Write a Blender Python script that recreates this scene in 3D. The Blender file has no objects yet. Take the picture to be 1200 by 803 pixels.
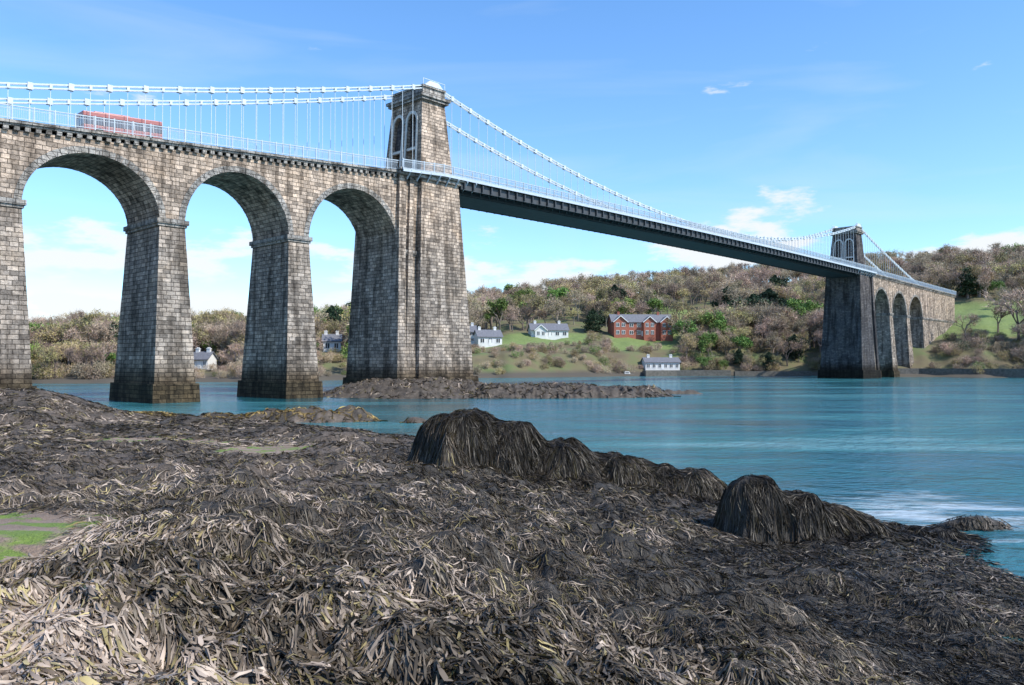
import bpy, math, random
import numpy as np
from mathutils import Vector
random.seed(7); rng=np.random.default_rng(11)
S=bpy.context.scene
S.view_settings.view_transform='Standard'
try: S.view_settings.look='None'
except Exception: pass
S.view_settings.exposure=0

# ------------------------------------------------------------------ helpers
class MB:
    def __init__(s): s.v=[]; s.f=[]; s.uv=[]; s.m=[]
    def poly(s,pts,uv=None,m=0):
        b=len(s.v); s.v.extend(pts); s.f.append(tuple(range(b,b+len(pts)))); s.uv.append(uv); s.m.append(m)
    def hexa(s,p,m=0):
        b=len(s.v); s.v.extend(p)
        for q in ((0,3,2,1),(4,5,6,7),(0,1,5,4),(1,2,6,5),(2,3,7,6),(3,0,4,7)):
            s.f.append(tuple(b+i for i in q)); s.uv.append(None); s.m.append(m)
    def box(s,x0,x1,y0,y1,z0,z1,m=0):
        s.hexa([(x0,y0,z0),(x1,y0,z0),(x1,y1,z0),(x0,y1,z0),(x0,y0,z1),(x1,y0,z1),(x1,y1,z1),(x0,y1,z1)],m)
    def frus(s,b,t,z0,z1,m=0):
        s.hexa([(b[0],b[2],z0),(b[1],b[2],z0),(b[1],b[3],z0),(b[0],b[3],z0),(t[0],t[2],z1),(t[1],t[2],z1),(t[1],t[3],z1),(t[0],t[3],z1)],m)
    def beam(s,p0,p1,w,h,m=0):
        p0=Vector(p0);p1=Vector(p1);d=(p1-p0)
        if d.length<1e-6:return
        d.normalize()
        up=Vector((0,0,1)) if abs(d.z)<.95 else Vector((0,1,0))
        r=d.cross(up).normalized()*w/2; u=r.cross(d).normalized()*h/2
        s.hexa([tuple(p0-r-u),tuple(p0+r-u),tuple(p0+r+u),tuple(p0-r+u),tuple(p1-r-u),tuple(p1+r-u),tuple(p1+r+u),tuple(p1-r+u)],m)
    def obj(s,name,mats,parent=None,uv=False,smooth=False):
        me=bpy.data.meshes.new(name); me.from_pydata(s.v,[],s.f); me.update()
        if not isinstance(mats,(list,tuple)): mats=[mats]
        for m in mats: me.materials.append(m)
        if len(mats)>1: me.polygons.foreach_set('material_index',s.m)
        if smooth: me.polygons.foreach_set('use_smooth',[True]*len(s.f))
        if uv:
            L=me.uv_layers.new(name='UVMap').data
            for p in me.polygons:
                u=s.uv[p.index]; n=p.normal
                ax=max(range(3),key=lambda i:abs(n[i]))
                for k,li in enumerate(p.loop_indices):
                    if u is not None: L[li].uv=u[k]; continue
                    c=me.vertices[me.loops[li].vertex_index].co
                    L[li].uv=(c.y+31.3,c.z) if ax==0 else ((c.x,c.z) if ax==1 else (c.x,c.y))
        o=bpy.data.objects.new(name,me); S.collection.objects.link(o)
        if parent: o.parent=parent
        return o
def empty(name,loc=(0,0,0),rz=0,parent=None):
    o=bpy.data.objects.new(name,None); o.location=loc; o.rotation_euler=(0,0,rz); S.collection.objects.link(o)
    if parent:o.parent=parent
    return o
def nmat(name):
    m=bpy.data.materials.new(name); m.use_nodes=True; nt=m.node_tree
    return m,nt,nt.nodes['Principled BSDF'],nt.nodes.new,nt.links.new
def simple(name,col,rough=.6,var=.25,scale=3.,metal=0,rand=0.):
    m,nt,b,N,L=nmat(name)
    tc=N('ShaderNodeTexCoord'); no=N('ShaderNodeTexNoise'); no.inputs['Scale'].default_value=scale; no.inputs['Detail'].default_value=6
    L(tc.outputs['Object'],no.inputs['Vector'])
    r=N('ShaderNodeMapRange'); r.inputs['From Min'].default_value=.25; r.inputs['From Max'].default_value=.75
    r.inputs['To Min'].default_value=1-var; r.inputs['To Max'].default_value=1+var
    L(no.outputs['Fac'],r.inputs['Value'])
    h=N('ShaderNodeHueSaturation'); h.inputs['Color'].default_value=(*col,1)
    if rand>0:
        oi=N('ShaderNodeObjectInfo'); r2=N('ShaderNodeMapRange'); r2.inputs['To Min'].default_value=1-rand; r2.inputs['To Max'].default_value=1+rand
        L(oi.outputs['Random'],r2.inputs['Value'])
        mu=N('ShaderNodeMath'); mu.operation='MULTIPLY'; L(r.outputs[0],mu.inputs[0]); L(r2.outputs[0],mu.inputs[1]); L(mu.outputs[0],h.inputs['Value'])
        m3=N('ShaderNodeMath'); m3.operation='MULTIPLY'; m3.inputs[1].default_value=7.31; L(oi.outputs['Random'],m3.inputs[0])
        m4=N('ShaderNodeMath'); m4.operation='FRACT'; L(m3.outputs[0],m4.inputs[0])
        r3=N('ShaderNodeMapRange'); r3.inputs['To Min'].default_value=.475; r3.inputs['To Max'].default_value=.525; L(m4.outputs[0],r3.inputs['Value']); L(r3.outputs[0],h.inputs['Hue'])
    else: L(r.outputs[0],h.inputs['Value'])
    L(h.outputs[0],b.inputs['Base Color']); b.inputs['Roughness'].default_value=rough; b.inputs['Metallic'].default_value=metal
    return m
def ramp(N,L,src,stops):
    r=N('ShaderNodeValToRGB'); e=r.color_ramp.elements
    while len(e)<len(stops): e.new(.5)
    for i,(p,c) in enumerate(stops): e[i].position=p; e[i].color=(*c,1)
    L(src,r.inputs[0]); return r
def mixc(N,L,mode,fac,a,b):
    m=N('ShaderNodeMix'); m.data_type='RGBA'; m.blend_type=mode
    if isinstance(fac,float): m.inputs[0].default_value=fac
    else: L(fac,m.inputs[0])
    for i,q in ((6,a),(7,b)):
        if isinstance(q,tuple): m.inputs[i].default_value=(*q,1)
        else: L(q,m.inputs[i])
    return m.outputs[2]

# ------------------------------------------------------------------ numpy noise
def hsh(ix,iy,seed):
    with np.errstate(over='ignore'):
        n=(ix.astype(np.int64)*374761393+iy.astype(np.int64)*668265263+seed*1442695041)&0xffffffff
        n=((n^(n>>13))*1274126177)&0xffffffff
        n=(n^(n>>16))
    return (n&0xffff)/32767.5-1.
def vn(x,y,seed=0):
    ix=np.floor(x);iy=np.floor(y);fx=x-ix;fy=y-iy
    ux=fx*fx*fx*(fx*(fx*6-15)+10);uy=fy*fy*fy*(fy*(fy*6-15)+10)
    a=hsh(ix,iy,seed);b=hsh(ix+1,iy,seed);c=hsh(ix,iy+1,seed);d=hsh(ix+1,iy+1,seed)
    return (a*(1-ux)+b*ux)*(1-uy)+(c*(1-ux)+d*ux)*uy
def sm(t): t=np.clip(t,0,1); return t*t*(3-2*t)

# ------------------------------------------------------------------ foreshore height
YS=[-60,5,10,16,21,24,28.5,34,42,52,60,68,85,110,200]
XS=[16,12.0,11.0,10.4,11.2,9.5,7.6,3.5,-1,-8,-17,-27,-48,-80,-190]
def shore_d(x,y):
    return (np.interp(y,YS,XS)-x)*.8+.9*vn(x*.35,y*.35,3)+.4*vn(x*1.1,y*1.1,4)
def mound(x,y,cx,cy,rx,ry,h,p=2.2):
    r=((x-cx)/rx)**2+((y-cy)/ry)**2
    return h*np.exp(-(r**p))
def mud(x,y):
    qx=x+.35*vn(x*.9,y*.9,91); qy=y+.35*vn(x*.9,y*.9,92)
    m=np.exp(-((((qx+7.0)/2.55)**2+((qy-8.9)/2.5)**2)**2))
    m2=np.exp(-((((qx+9.8)/1.9)**2+((qy-33)/2.6)**2)**2))
    m3=np.exp(-((((qx+16)/4)**2+((qy-36)/2.5)**2)**2))
    return np.clip(np.maximum(np.maximum(m,m2),m3*.8),0,1)
DOMES=((-1.7,26.3,1.8,1.7,3.0),(-.2,26.3,1.8,1.5,2.6),(1.3,26.3,1.9,1.5,2.0),(3.2,26.8,2.2,1.4,1.5),(5.2,26.4,1.8,1.2,1.12),
       (6.15,20.5,.95,.95,1.55),(7.05,20.5,1.1,.9,1.3),(8.2,20.7,1.4,.8,.85),(9.9,21.1,1.9,.5,.35))
def bigmask(x,y):
    m=0
    for q in DOMES: m=np.maximum(m,np.exp(-((((x-q[0])/q[2]/1.15)**2+((y-q[1])/q[3]/1.2)**2)**2)))
    return m
def height(x,y):
    d=shore_d(x,y)
    A=np.interp(y,[0,6,12,20,28,35,60,100],[3.3,3.1,2.4,1.6,1.25,1.05,.55,.5])
    ap=(3.4+1.3*sm((y-10)/6))*sm((28-y)/6)*sm((x+7)/9)
    de=np.maximum(d-ap,0)
    pos=np.where(ap>0.01,1-np.exp(-(de/6.)**1.25),1-np.exp(-de/6))
    h=np.where(d>0,A*pos+.12*sm(d/2)+.10*sm((d-2)/4),np.maximum(d*.18,-2.5))
    k=sm((d+.5)/3)*(.5+.5*sm(de/3))
    m=mud(x,y)
    af=np.interp(y,[0,25,45,70],[1,.9,.5,.4])
    n=.24*vn(x*.28+5,y*.28,11)+.16*(.6-2*np.abs(vn(x*.62,y*.62,12)))+.12*vn(x*1.5,y*1.5,13)+.08*(.6-2*np.abs(vn(x*3.1,y*3.1,14)))+.04*vn(x*7,y*7,15)
    h=h+n*af*(.12+.88*k)*(1-.92*m)-.14*m
    wx=x+.5*vn(x*.8,y*.8,21)+.15*vn(x*2.6,y*2.6,23); wy=y+.5*vn(x*.8,y*.8,22)
    for q in ((-31.5,50,6.5,5,2.0),(-27,44,3,2,.7),(-19.2,49,1.6,1.2,.5),(-11.5,41,1.2,1,.4),(-5,38,2.4,1.0,.3),(-8.6,37.8,1.2,.8,.35),
              (-2.6,8.3,.7,.5,.22),(-4.3,13.5,1.6,.9,.3),(-1.6,10.6,.5,.4,.2),(-7,16,1.5,1,.3),(.8,7.3,.9,.6,.12),(4.4,12,1.3,.8,.25),(2.,15.4,1.,.7,.25),(5.5,16,1.2,.5,.2),(-2.6,6.6,.6,.5,.12),(-3.6,10.8,.5,.35,.35),(-3.2,12.2,.45,.3,.3),
              (-5.0,6.6,1.5,1.6,-.45),(3.7,11.3,.7,.35,-.4),(7.6,13.3,1.0,.3,-.3)):
        h=h+mound(wx,wy,*q,1.4)
    dx=x+.22*vn(x*1.1,y*1.1,25)+.10*vn(x*3,y*3,26); dy=y+.22*vn(x*1.1,y*1.1,27)+.1*vn(x*3,y*3,28)
    dome=np.full_like(h,-3.)
    for cx,cy,rx,ry,t in DOMES:
        r=((dx-cx)/rx)**2+((dy-cy)/ry)**2
        dome=np.maximum(dome,t*np.sqrt(np.maximum(1-r**1.15,0))-np.where(r>1,3,0))
    dome=dome+.12*vn(x*2.,y*2.,29)+.06*vn(x*5,y*5,30)
    dd=np.clip((dome-h)/.35*.5+.5,0,1)
    h=h*(1-dd)+dome*dd+.35*.5*dd*(1-dd)
    nn=.35*vn(x*.4,y*.4,31)+.32*(.4-np.abs(vn(x*.9,y*.9,32)))*2+.16*vn(x*2.4,y*2.4,33)
    for cx,cy,rx,ry,t in ((-13.5,119,14,15,2.1),(4,112,18,6.5,1.4),(19.5,117,3.4,1.7,1.2),(25,121,3.4,1.2,.6),(-15.5,64,5,2.2,.95),(-22,65.5,4,1,.45),(-7.3,62,1,.6,.5),
                      (12.6,22.4,1.1,.35,.25),(13.6,17.6,.5,.25,.2),(11.3,15.4,.9,.4,.3)):
        r=((x-cx)/rx)**2+((y-cy)/ry)**2
        h=np.maximum(h,np.where(r<2,t*(1-r**1.5)+nn*min(1,t),-3))
    return h

def col_dry(x,y):
    t=.34+.32*vn(x*.45,y*.45,41)+.30*vn(x*1.6,y*1.6,42)
    t=t+np.clip((1.2-x)/6,-.12,.36)*np.clip((20-y)/11,0,1)-.40*bigmask(x,y)+.08*sm((-2-x)/4)*sm((y-12)/6)
    return np.clip(t,0,1)

# ------------------------------------------------------------------ materials
def stone_mat(name,c1,c2,mort,tide=True):
    m,nt,b,N,L=nmat(name)
    tc=N('ShaderNodeTexCoord'); uvn=N('ShaderNodeUVMap')
    dn=N('ShaderNodeTexNoise'); dn.inputs['Scale'].default_value=1.2; L(tc.outputs['Object'],dn.inputs['Vector'])
    add=N('ShaderNodeVectorMath'); add.operation='MULTIPLY_ADD'; L(dn.outputs['Color'],add.inputs[0]); add.inputs[1].default_value=(.09,.07,0); L(uvn.outputs[0],add.inputs[2])
    br=N('ShaderNodeTexBrick'); L(add.outputs[0],br.inputs['Vector'])
    br.inputs['Scale'].default_value=1; br.inputs['Brick Width'].default_value=1.05; br.inputs['Row Height'].default_value=.5
    br.inputs['Mortar Size'].default_value=.035; br.inputs['Mortar Smooth'].default_value=.35
    br.inputs['Color1'].default_value=(*c1,1); br.inputs['Color2'].default_value=(*c2,1); br.inputs['Mortar'].default_value=(*mort,1)
    br.offset=.43; br.squash=.8; br.squash_frequency=3
    n1=N('ShaderNodeTexNoise'); n1.inputs['Scale'].default_value=.22; n1.inputs['Detail'].default_value=7; n1.inputs['Roughness'].default_value=.65; L(tc.outputs['Object'],n1.inputs['Vector'])
    mp=N('ShaderNodeMapping'); mp.inputs['Scale'].default_value=(1.1,1.1,.10); L(tc.outputs['Object'],mp.inputs['Vector'])
    n2=N('ShaderNodeTexNoise'); n2.inputs['Scale'].default_value=1.0; n2.inputs['Detail'].default_value=5; L(mp.outputs[0],n2.inputs['Vector'])
    n3=N('ShaderNodeTexNoise'); n3.inputs['Scale'].default_value=3.5; n3.inputs['Detail'].default_value=8; n3.inputs['Roughness'].default_value=.7; L(tc.outputs['Object'],n3.inputs['Vector'])
    r1=ramp(N,L,n1.outputs['Fac'],[(.32,(.5,.48,.46)),(.5,(1,1,1)),(.72,(1.12,1.03,.92))])
    r2=ramp(N,L,n2.outputs['Fac'],[(.38,(.35,.34,.33)),(.55,(1,1,1))])
    r3=ramp(N,L,n3.outputs['Fac'],[(.3,(.36,.34,.33)),(.5,(.95,.95,.95)),(.72,(1.45,1.4,1.32))])
    c=mixc(N,L,'MULTIPLY',1.,br.outputs['Color'],r1.outputs[0]); c=mixc(N,L,'MULTIPLY',.85,c,r2.outputs[0]); c=mixc(N,L,'MULTIPLY',.9,c,r3.outputs[0])
    if tide:
        sx=N('ShaderNodeSeparateXYZ'); L(tc.outputs['Object'],sx.inputs[0])
        ma=N('ShaderNodeMath'); ma.operation='MULTIPLY_ADD'; L(n1.outputs['Fac'],ma.inputs[0]); ma.inputs[1].default_value=2.2; L(sx.outputs['Z'],ma.inputs[2])
        mr=N('ShaderNodeMapRange'); mr.inputs['From Min'].default_value=3.2; mr.inputs['From Max'].default_value=6.2; L(ma.outputs[0],mr.inputs['Value'])
        tr=ramp(N,L,mr.outputs[0],[(0,(.20,.18,.13)),(.35,(.36,.33,.28)),(1,(1,1,1))])
        c=mixc(N,L,'MULTIPLY',1.,c,tr.outputs[0])
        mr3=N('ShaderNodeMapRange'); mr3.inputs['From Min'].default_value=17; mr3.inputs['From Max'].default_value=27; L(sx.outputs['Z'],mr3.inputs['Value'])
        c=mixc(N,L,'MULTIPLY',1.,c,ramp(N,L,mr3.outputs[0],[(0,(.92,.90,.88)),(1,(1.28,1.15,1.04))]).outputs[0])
    L(c,b.inputs['Base Color']); b.inputs['Roughness'].default_value=.9; b.inputs['Specular IOR Level'].default_value=.2
    sc=N('ShaderNodeMath'); sc.operation='MULTIPLY_ADD'; L(br.outputs['Fac'],sc.inputs[0]); sc.inputs[1].default_value=-1.; L(n3.outputs['Fac'],sc.inputs[2])
    bu=N('ShaderNodeBump'); bu.inputs['Strength'].default_value=1.; bu.inputs['Distance'].default_value=.13; L(sc.outputs[0],bu.inputs['Height']); L(bu.outputs[0],b.inputs['Normal'])
    return m
STONE=stone_mat('limestone_ashlar',(.62,.54,.46),(.26,.23,.20),(.14,.12,.10))
STONED=stone_mat('stained_shaded_ashlar',(.15,.15,.155),(.08,.08,.09),(.05,.05,.05))  # far tower: stained stone, with its shaded look also put into the colour
STONE2=stone_mat('limestone_dressed',(.50,.46,.41),(.36,.34,.31),(.14,.13,.12),False)
STONEP=simple('pale_dressed_stone',(.60,.57,.51),.85,.2,2.)
PAINT=simple('pale_blue_steel_paint',(.50,.56,.60),.45,.12,2.)
CHAIN=simple('chain_paint',(.60,.66,.68),.45,.15,2.)
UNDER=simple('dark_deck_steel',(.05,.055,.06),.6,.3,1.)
ASPH=simple('asphalt',(.05,.05,.05),.9,.2,4.)

# ------------------------------------------------------------------ BRIDGE
PSI=math.atan2(.7266,.6871)
BX,BY=-14.9,127.8
def b2w(x,y): return (BX+.6871*x-.7266*y, BY+.7266*x+.6871*y)
bridge=empty('suspension_bridge',(BX,BY,0),PSI)
def deckz(X):
    if X<0: return 33.5+.07*X
    if X<=176: return 33.5+.45*math.sin(math.pi*X/176)
    return 33.5-.015*(X-176)
SPR=21.1; YW=4.6
def viaduct(name,arches,xa,xb):
    mb=MB(); so=MB(); ring=MB(); pr=MB()
    edges=[xa]
    for a in arches: edges+= [a[0],a[1]]
    edges.append(xb)
    solids=[(edges[i],edges[i+1]) for i in range(0,len(edges),2)]
    for (a,b) in solids:
        n=max(1,int((b-a)/3))
        for i in range(n):
            p=a+(b-a)*i/n; q=a+(b-a)*(i+1)/n
            for s in (-1,1):
                pts=[(p,s*YW,SPR),(q,s*YW,SPR),(q,s*YW,deckz(q)-.9),(p,s*YW,deckz(p)-.9)]
                mb.poly(pts if s<0 else pts[::-1])
    for (xl,xr,rz) in arches:
        c=(xl+xr)/2; rx=(xr-xl)/2; K=32
        P=[(c-rx*math.cos(math.pi*i/K),SPR+rz*math.sin(math.pi*i/K)) for i in range(K+1)]
        Q=[(c-(rx+.75)*math.cos(math.pi*i/K),SPR+(rz+.75)*math.sin(math.pi*i/K)) for i in range(K+1)]
        arc=0
        for i in range(K):
            (p,pz),(q,qz)=P[i],P[i+1]
            for s in (-1,1):
                pts=[(p,s*YW,pz),(q,s*YW,qz),(q,s*YW,deckz(q)-.9),(p,s*YW,deckz(p)-.9)]
                mb.poly(pts if s<0 else pts[::-1])
            l=math.hypot(q-p,qz-pz)
            so.poly([(p,-YW,pz),(p,YW,pz),(q,YW,qz),(q,-YW,qz)],[(0,arc),(2*YW,arc),(2*YW,arc+l),(0,arc+l)])
            (Pq,Pz),(Qq,Qz)=Q[i],Q[i+1]
            for s in (-1,1):
                y0=s*(YW+.02); y1=s*(YW+.07+.03*(i%2))
                g=.02
                a0=np.array([p,pz]);a1=np.array([q,qz]);b0=np.array([Pq,Pz]);b1=np.array([Qq,Qz])
                a0_=a0+(a1-a0)*g*2;a1_=a1-(a1-a0)*g*2;b0_=b0+(b1-b0)*g*2;b1_=b1-(b1-b0)*g*2
                ring.hexa([(a0_[0],y0,a0_[1]),(a1_[0],y0,a1_[1]),(b1_[0],y0,b1_[1]),(b0_[0],y0,b0_[1]),(a0_[0],y1,a0_[1]),(a1_[0],y1,a1_[1]),(b1_[0],y1,b1_[1]),(b0_[0],y1,b0_[1])])
            arc+=l
    for (a,b) in solids:
        tb=1.15
        pr.frus((a-tb,b+tb,-YW-1.6,YW+1.6),(a,b,-YW-.05,YW+.05),-2.5,SPR-.25)
        pr.frus((a-tb-.25,b+tb+.25,-YW-1.9,YW+1.9),(a-tb-.05,b+tb+.05,-YW-1.65,YW+1.65),-2.5,2.2)
        ring.box(a-.38,b+.38,-YW-.38,YW+.38,SPR-.24,SPR+.3)
        ring.box(a-.2,b+.2,-YW-.2,YW+.2,SPR-.55,SPR-.243)
    mb.obj(name+'_spandrels',STONE,bridge,True); so.obj(name+'_arch_soffits',STONE,bridge,True)
    ring.obj(name+'_voussoirs_and_imposts',STONE2,bridge,True); pr.obj(name+'_piers',STONE,bridge,True)
    co=MB(); X=xa
    while X<xb-.01:
        Y=min(xb,X+2.)
        za,zb=deckz(X),deckz(Y)
        for (yo,t,bt) in ((.62,0,-.32),(.42,-.323,-.55)):
            for s in (-1,1):
                y0,y1=(s*(YW-.5),s*(YW+yo))
                co.hexa([(X,y0,za+bt),(Y,y0,zb+bt),(Y,y1,zb+bt),(X,y1,za+bt),(X,y0,za+t),(Y,y0,zb+t),(Y,y1,zb+t),(X,y1,za+t)])
        for k in range(2):
            xx=X+.25+k*1.0
            for s in (-1,1):
                z=deckz(xx)
                ya,yb=sorted((s*(YW+.004),s*(YW+.36)))
                co.box(xx,xx+.5,ya,yb,z-1.0,z-.553)
        X=Y
    co.obj(name+'_cornice',STONE2,bridge,True)
viaduct('near_viaduct',[(-74.1,-59.9,5.6),(-56.9,-42.7,6.4),(-39.7,-25.8,7.3),(-22.8,-7.7,8.0)],-100,-3.5)
viaduct('far_viaduct',[(185.7,199.8,7.8),(202.8,217,7.6),(220,234.2,7.4)],179.5,275)

def tower(x0,sgn,name,shaft):
    lo=MB(); mb=MB(); tr=MB(); core=MB(); pl=MB()
    def fx(a,b): return tuple(sorted((x0+sgn*a,x0+sgn*b)))
    lo.frus((*fx(-5.4,6.4),-6.7,6.7),(*fx(-3.7,3.8),-5.3,5.3),-2.5,32.4)
    lo.frus((*fx(-5.9,6.9),-7.2,7.2),(*fx(-5.6,6.6),-6.95,6.95),-2.5,2.6)
    lo.frus((*fx(-9.1,-4.6),-5.2,5.2),(*fx(-7.65,-3.2),-4.45,4.45),-2.5,32.3)
    lo.frus((*fx(-9.25,-7.9),-6.5,6.5),(*fx(-7.75,-6.5),-5.1,5.1),-2.5,32.35)
    lo.frus((*fx(-7.2,-6.3),-5.9,5.9),(*fx(-5.6,-4.85),-4.9,4.9),-2.5,32.3)
    lo.frus((*fx(-9.6,-4.7),-6.9,6.9),(*fx(-9.35,-4.8),-6.65,6.65),-2.5,2.4)
    lo.obj(name+'_lower_shaft',shaft,bridge,True)
    tr.box(*fx(-8.1,4.3),-5.7,5.7,32.41,32.95)
    tr.box(*fx(-8.3,4.6),-6.05,6.05,32.953,33.3)
    z0,z1=33.3,45.2
    def xh(z): t=(z-z0)/(z1-z0); return 3.3+(2.3-3.3)*t
    def ys(z): t=(z-z0)/(z1-z0); return 1-.2*t
    W=4.6
    cols=[(-W,-3.25),(-.65,.65),(3.25,W)]
    zp=39.6
    for a,b in cols:
        p=[(-xh(z0),a*ys(z0)),(xh(z0),a*ys(z0)),(xh(z0),b*ys(z0)),(-xh(z0),b*ys(z0))]
        q=[(-xh(zp),a*ys(zp)),(xh(zp),a*ys(zp)),(xh(zp),b*ys(zp)),(-xh(zp),b*ys(zp))]
        mb.hexa([(x0+x,y,z0) for x,y in p]+[(x0+x,y,zp) for x,y in q])
        mb.hexa([(x0-xh(zp),a*ys(zp),zp),(x0+xh(zp),a*ys(zp),zp),(x0+xh(zp),b*ys(zp),zp),(x0-xh(zp),b*ys(zp),zp),
                 (x0-xh(z1),a*ys(z1),z1),(x0+xh(z1),a*ys(z1),z1),(x0+xh(z1),b*ys(z1),z1),(x0-xh(z1),b*ys(z1),z1)])
    cz=37.6; CD=.6
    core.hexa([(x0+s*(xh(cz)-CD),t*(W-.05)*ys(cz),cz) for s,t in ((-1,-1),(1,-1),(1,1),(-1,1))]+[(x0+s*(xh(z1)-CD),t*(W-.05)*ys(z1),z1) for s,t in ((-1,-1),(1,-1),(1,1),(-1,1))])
    za=42.0; R=1.3
    for s in (-1,1):
        def P(y,z,dep): return (x0+s*(xh(z)-dep),y*ys(z),z)
        for c in (-1.95,1.95):
            K=12
            for i in range(K):
                t0=math.pi*i/K;t1=math.pi*(i+1)/K
                y0=c-R*math.cos(t0);y1=c-R*math.cos(t1);q0=za+R*math.sin(t0);q1=za+R*math.sin(t1)
                mb.hexa([P(y0,q0,.003),P(y1,q1,.003),P(y1,z1,.003),P(y0,z1,.003),P(y0,q0,.64),P(y1,q1,.64),P(y1,z1,.64),P(y0,z1,.64)])
                R2=R+.42
                f0=[(c-R*math.cos(t0),za+R*math.sin(t0)),(c-R*math.cos(t1),za+R*math.sin(t1)),(c-R2*math.cos(t1),za+R2*math.sin(t1)),(c-R2*math.cos(t0),za+R2*math.sin(t0))]
                pl.hexa([P(y,z,-.01) for y,z in f0]+[P(y,z,-.2) for y,z in f0])
            for e_ in (-1,1):
                ya,yb=c+e_*R,c+e_*(R+.34)
                f=[(ya,34.0),(yb,34.0),(yb,za-.003),(ya,za-.003)]
                pl.hexa([P(y,z,-.01) for y,z in f]+[P(y,z,-.18) for y,z in f])
            f=[(c-R,37.55),(c+R,37.55),(c+R,37.95),(c-R,37.95)]
            pl.hexa([P(y,z,.55) for y,z in f]+[P(y,z,.1) for y,z in f])
    tr.box(x0-3.55,x0+3.55,-4.85,4.85,33.303,33.9)
    tr.box(x0-2.75,x0+2.75,-4.15,4.15,45.2,45.6)
    tr.box(x0-3.0,x0+3.0,-4.4,4.4,45.603,46.05)
    tr.frus((x0-2.3,x0+2.3,-3.85,3.85),(x0-2.2,x0+2.2,-3.75,3.75),46.053,47.2)
    tr.box(x0-2.4,x0+2.4,-3.95,3.95,47.203,47.5)
    core.obj(name+'_niche_backs',STONED,bridge,True); pl.obj(name+'_niche_arches',STONEP,bridge)  # niche backs use the dark stone to paint in recess shade
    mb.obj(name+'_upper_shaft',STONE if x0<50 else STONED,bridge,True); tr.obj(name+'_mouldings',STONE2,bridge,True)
    sd=MB()
    for y in (-3.5,3.5):
        sd.frus((x0-1.9,x0+1.9,y-.4,y+.4),(x0-.9,x0+.9,y-.32,y+.32),47.503,48.35)
    for y in (-3.8,3.8):
        for x in (-2.2,0,2.2): sd.box(x0+x-.04,x0+x+.04,y-.04,y+.04,47.503,48.5)
        sd.box(x0-2.25,x0+2.25,y-.03,y+.03,48.45,48.52)
    sd.obj(name+'_saddles',CHAIN,bridge)
    fb=MB()
    for i in range(8):
        X=x0-6.5+i*1.9
        for s in (-1,1):
            fb.beam((X,s*6.3,33.1),(X,s*5.2,31.9),.14,.2); fb.beam((X,s*6.3,33.2),(X,s*5,33.2),.14,.2)
    fb.obj(name+'_footway_brackets',PAINT,bridge)
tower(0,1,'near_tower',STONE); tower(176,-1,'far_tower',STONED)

rd=MB(); un=MB(); fa=MB()
X=-100
while X<275:
    Y=X+2.
    a,b=deckz(X),deckz(Y)
    hw=6.25 if (X>=-8 and X<184) else 4.9
    def slab(mbx,y0,y1,zt,zb):
        mbx.hexa([(X,y0,a+zb),(Y,y0,b+zb),(Y,y1,b+zb),(X,y1,a+zb),(X,y0,a+zt),(Y,y0,b+zt),(Y,y1,b+zt),(X,y1,a+zt)])
    slab(rd,-hw+.1,hw-.1,.05,-.28)
    if hw>6:
        for s in (-1,1):
            y0,y1=sorted((s*(hw-.097),s*(hw+.05)))
            slab(fa,y0,y1,.10,-.30)
    if 3.5<=X<172:
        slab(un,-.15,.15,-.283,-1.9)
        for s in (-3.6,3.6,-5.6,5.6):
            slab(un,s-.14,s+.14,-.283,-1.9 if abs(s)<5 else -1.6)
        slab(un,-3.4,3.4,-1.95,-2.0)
        un.box(X+.4,X+.65,-6.1,6.1,a-1.45,a-.29)
        for s in (-1,1):
            un.beam((X+.5,s*5.4,a-1.7),(X+2.3,s*3.7,b-1.7),.1,.1)
    X=Y
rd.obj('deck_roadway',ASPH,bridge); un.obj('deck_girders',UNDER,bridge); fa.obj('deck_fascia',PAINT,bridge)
ra=MB()
def ry(X): return 6.2 if -8<=X<=184 else 5.05
for s in (-1,1):
    X=-100
    while X<275:
        Y=X+2.
        y=s*ry(X+1); a,b=deckz(X),deckz(Y)
        for hgt,w,t in ((1.45,.1,.1),(.2,.06,.07),(1.15,.05,.05)):
            ra.beam((X,y,a+hgt),(Y,y,b+hgt),w,t)
        ra.box(X-.06,X+.06,y-.06,y+.06,a,a+1.6)
        for k in range(1,12):
            xx=X+k/6.; z=deckz(xx); ra.box(xx-.014,xx+.014,y-.014,y+.014,z+.2,z+1.42)
        X=Y
    for xx in (-8,184): ra.beam((xx,s*5.05,deckz(xx)+1.4),(xx,s*6.2,deckz(xx)+1.4),.08,.08)
    X=4.
    while X<172:
        Y=X+2.
        y=s*4.0;a,b=deckz(X),deckz(Y)
        ra.beam((X,y,a+1.25),(Y,y,b+1.25),.16,.16); ra.beam((X,y,a+.1),(Y,y,b+1.2),.05,.06); ra.beam((X,y,a+1.2),(Y,y,b+.1),.05,.06)
        X=Y
ra.obj('parapet_railing',PAINT,bridge)
def chz(X):
    if X<0: s=-X
    elif X>176: s=X-176
    else:
        return 36.0+12.0*((X-88)/88)**2
    return 48.0-.29*s+.0007*s*s
ch=MB(); ha=MB()
for y in (-3.5,3.5):
    X=-74.; step=2.0
    while X<250:
        Y=X+step
        for o in (.0,-.42):
            for q in (-.13,.13):
                ch.beam((X,y+q,chz(X)+o),(Y,y+q,chz(Y)+o),.09,.15)
        if int(round(X/step))%2==0:
            ch.box(X-.27,X+.27,y-.24,y+.24,chz(X)-.58,chz(X)+.16)
        else:
            ch.box(X-.14,X+.14,y-.2,y+.2,chz(X)-.5,chz(X)+.08)
        if abs(X)>3 and abs(X-176)>3 and chz(X)-.5>deckz(X)+.1:
            ha.box(X-.028,X+.028,y-.028,y+.028,deckz(X)-.1,chz(X)-.4)
        X=Y
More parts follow.
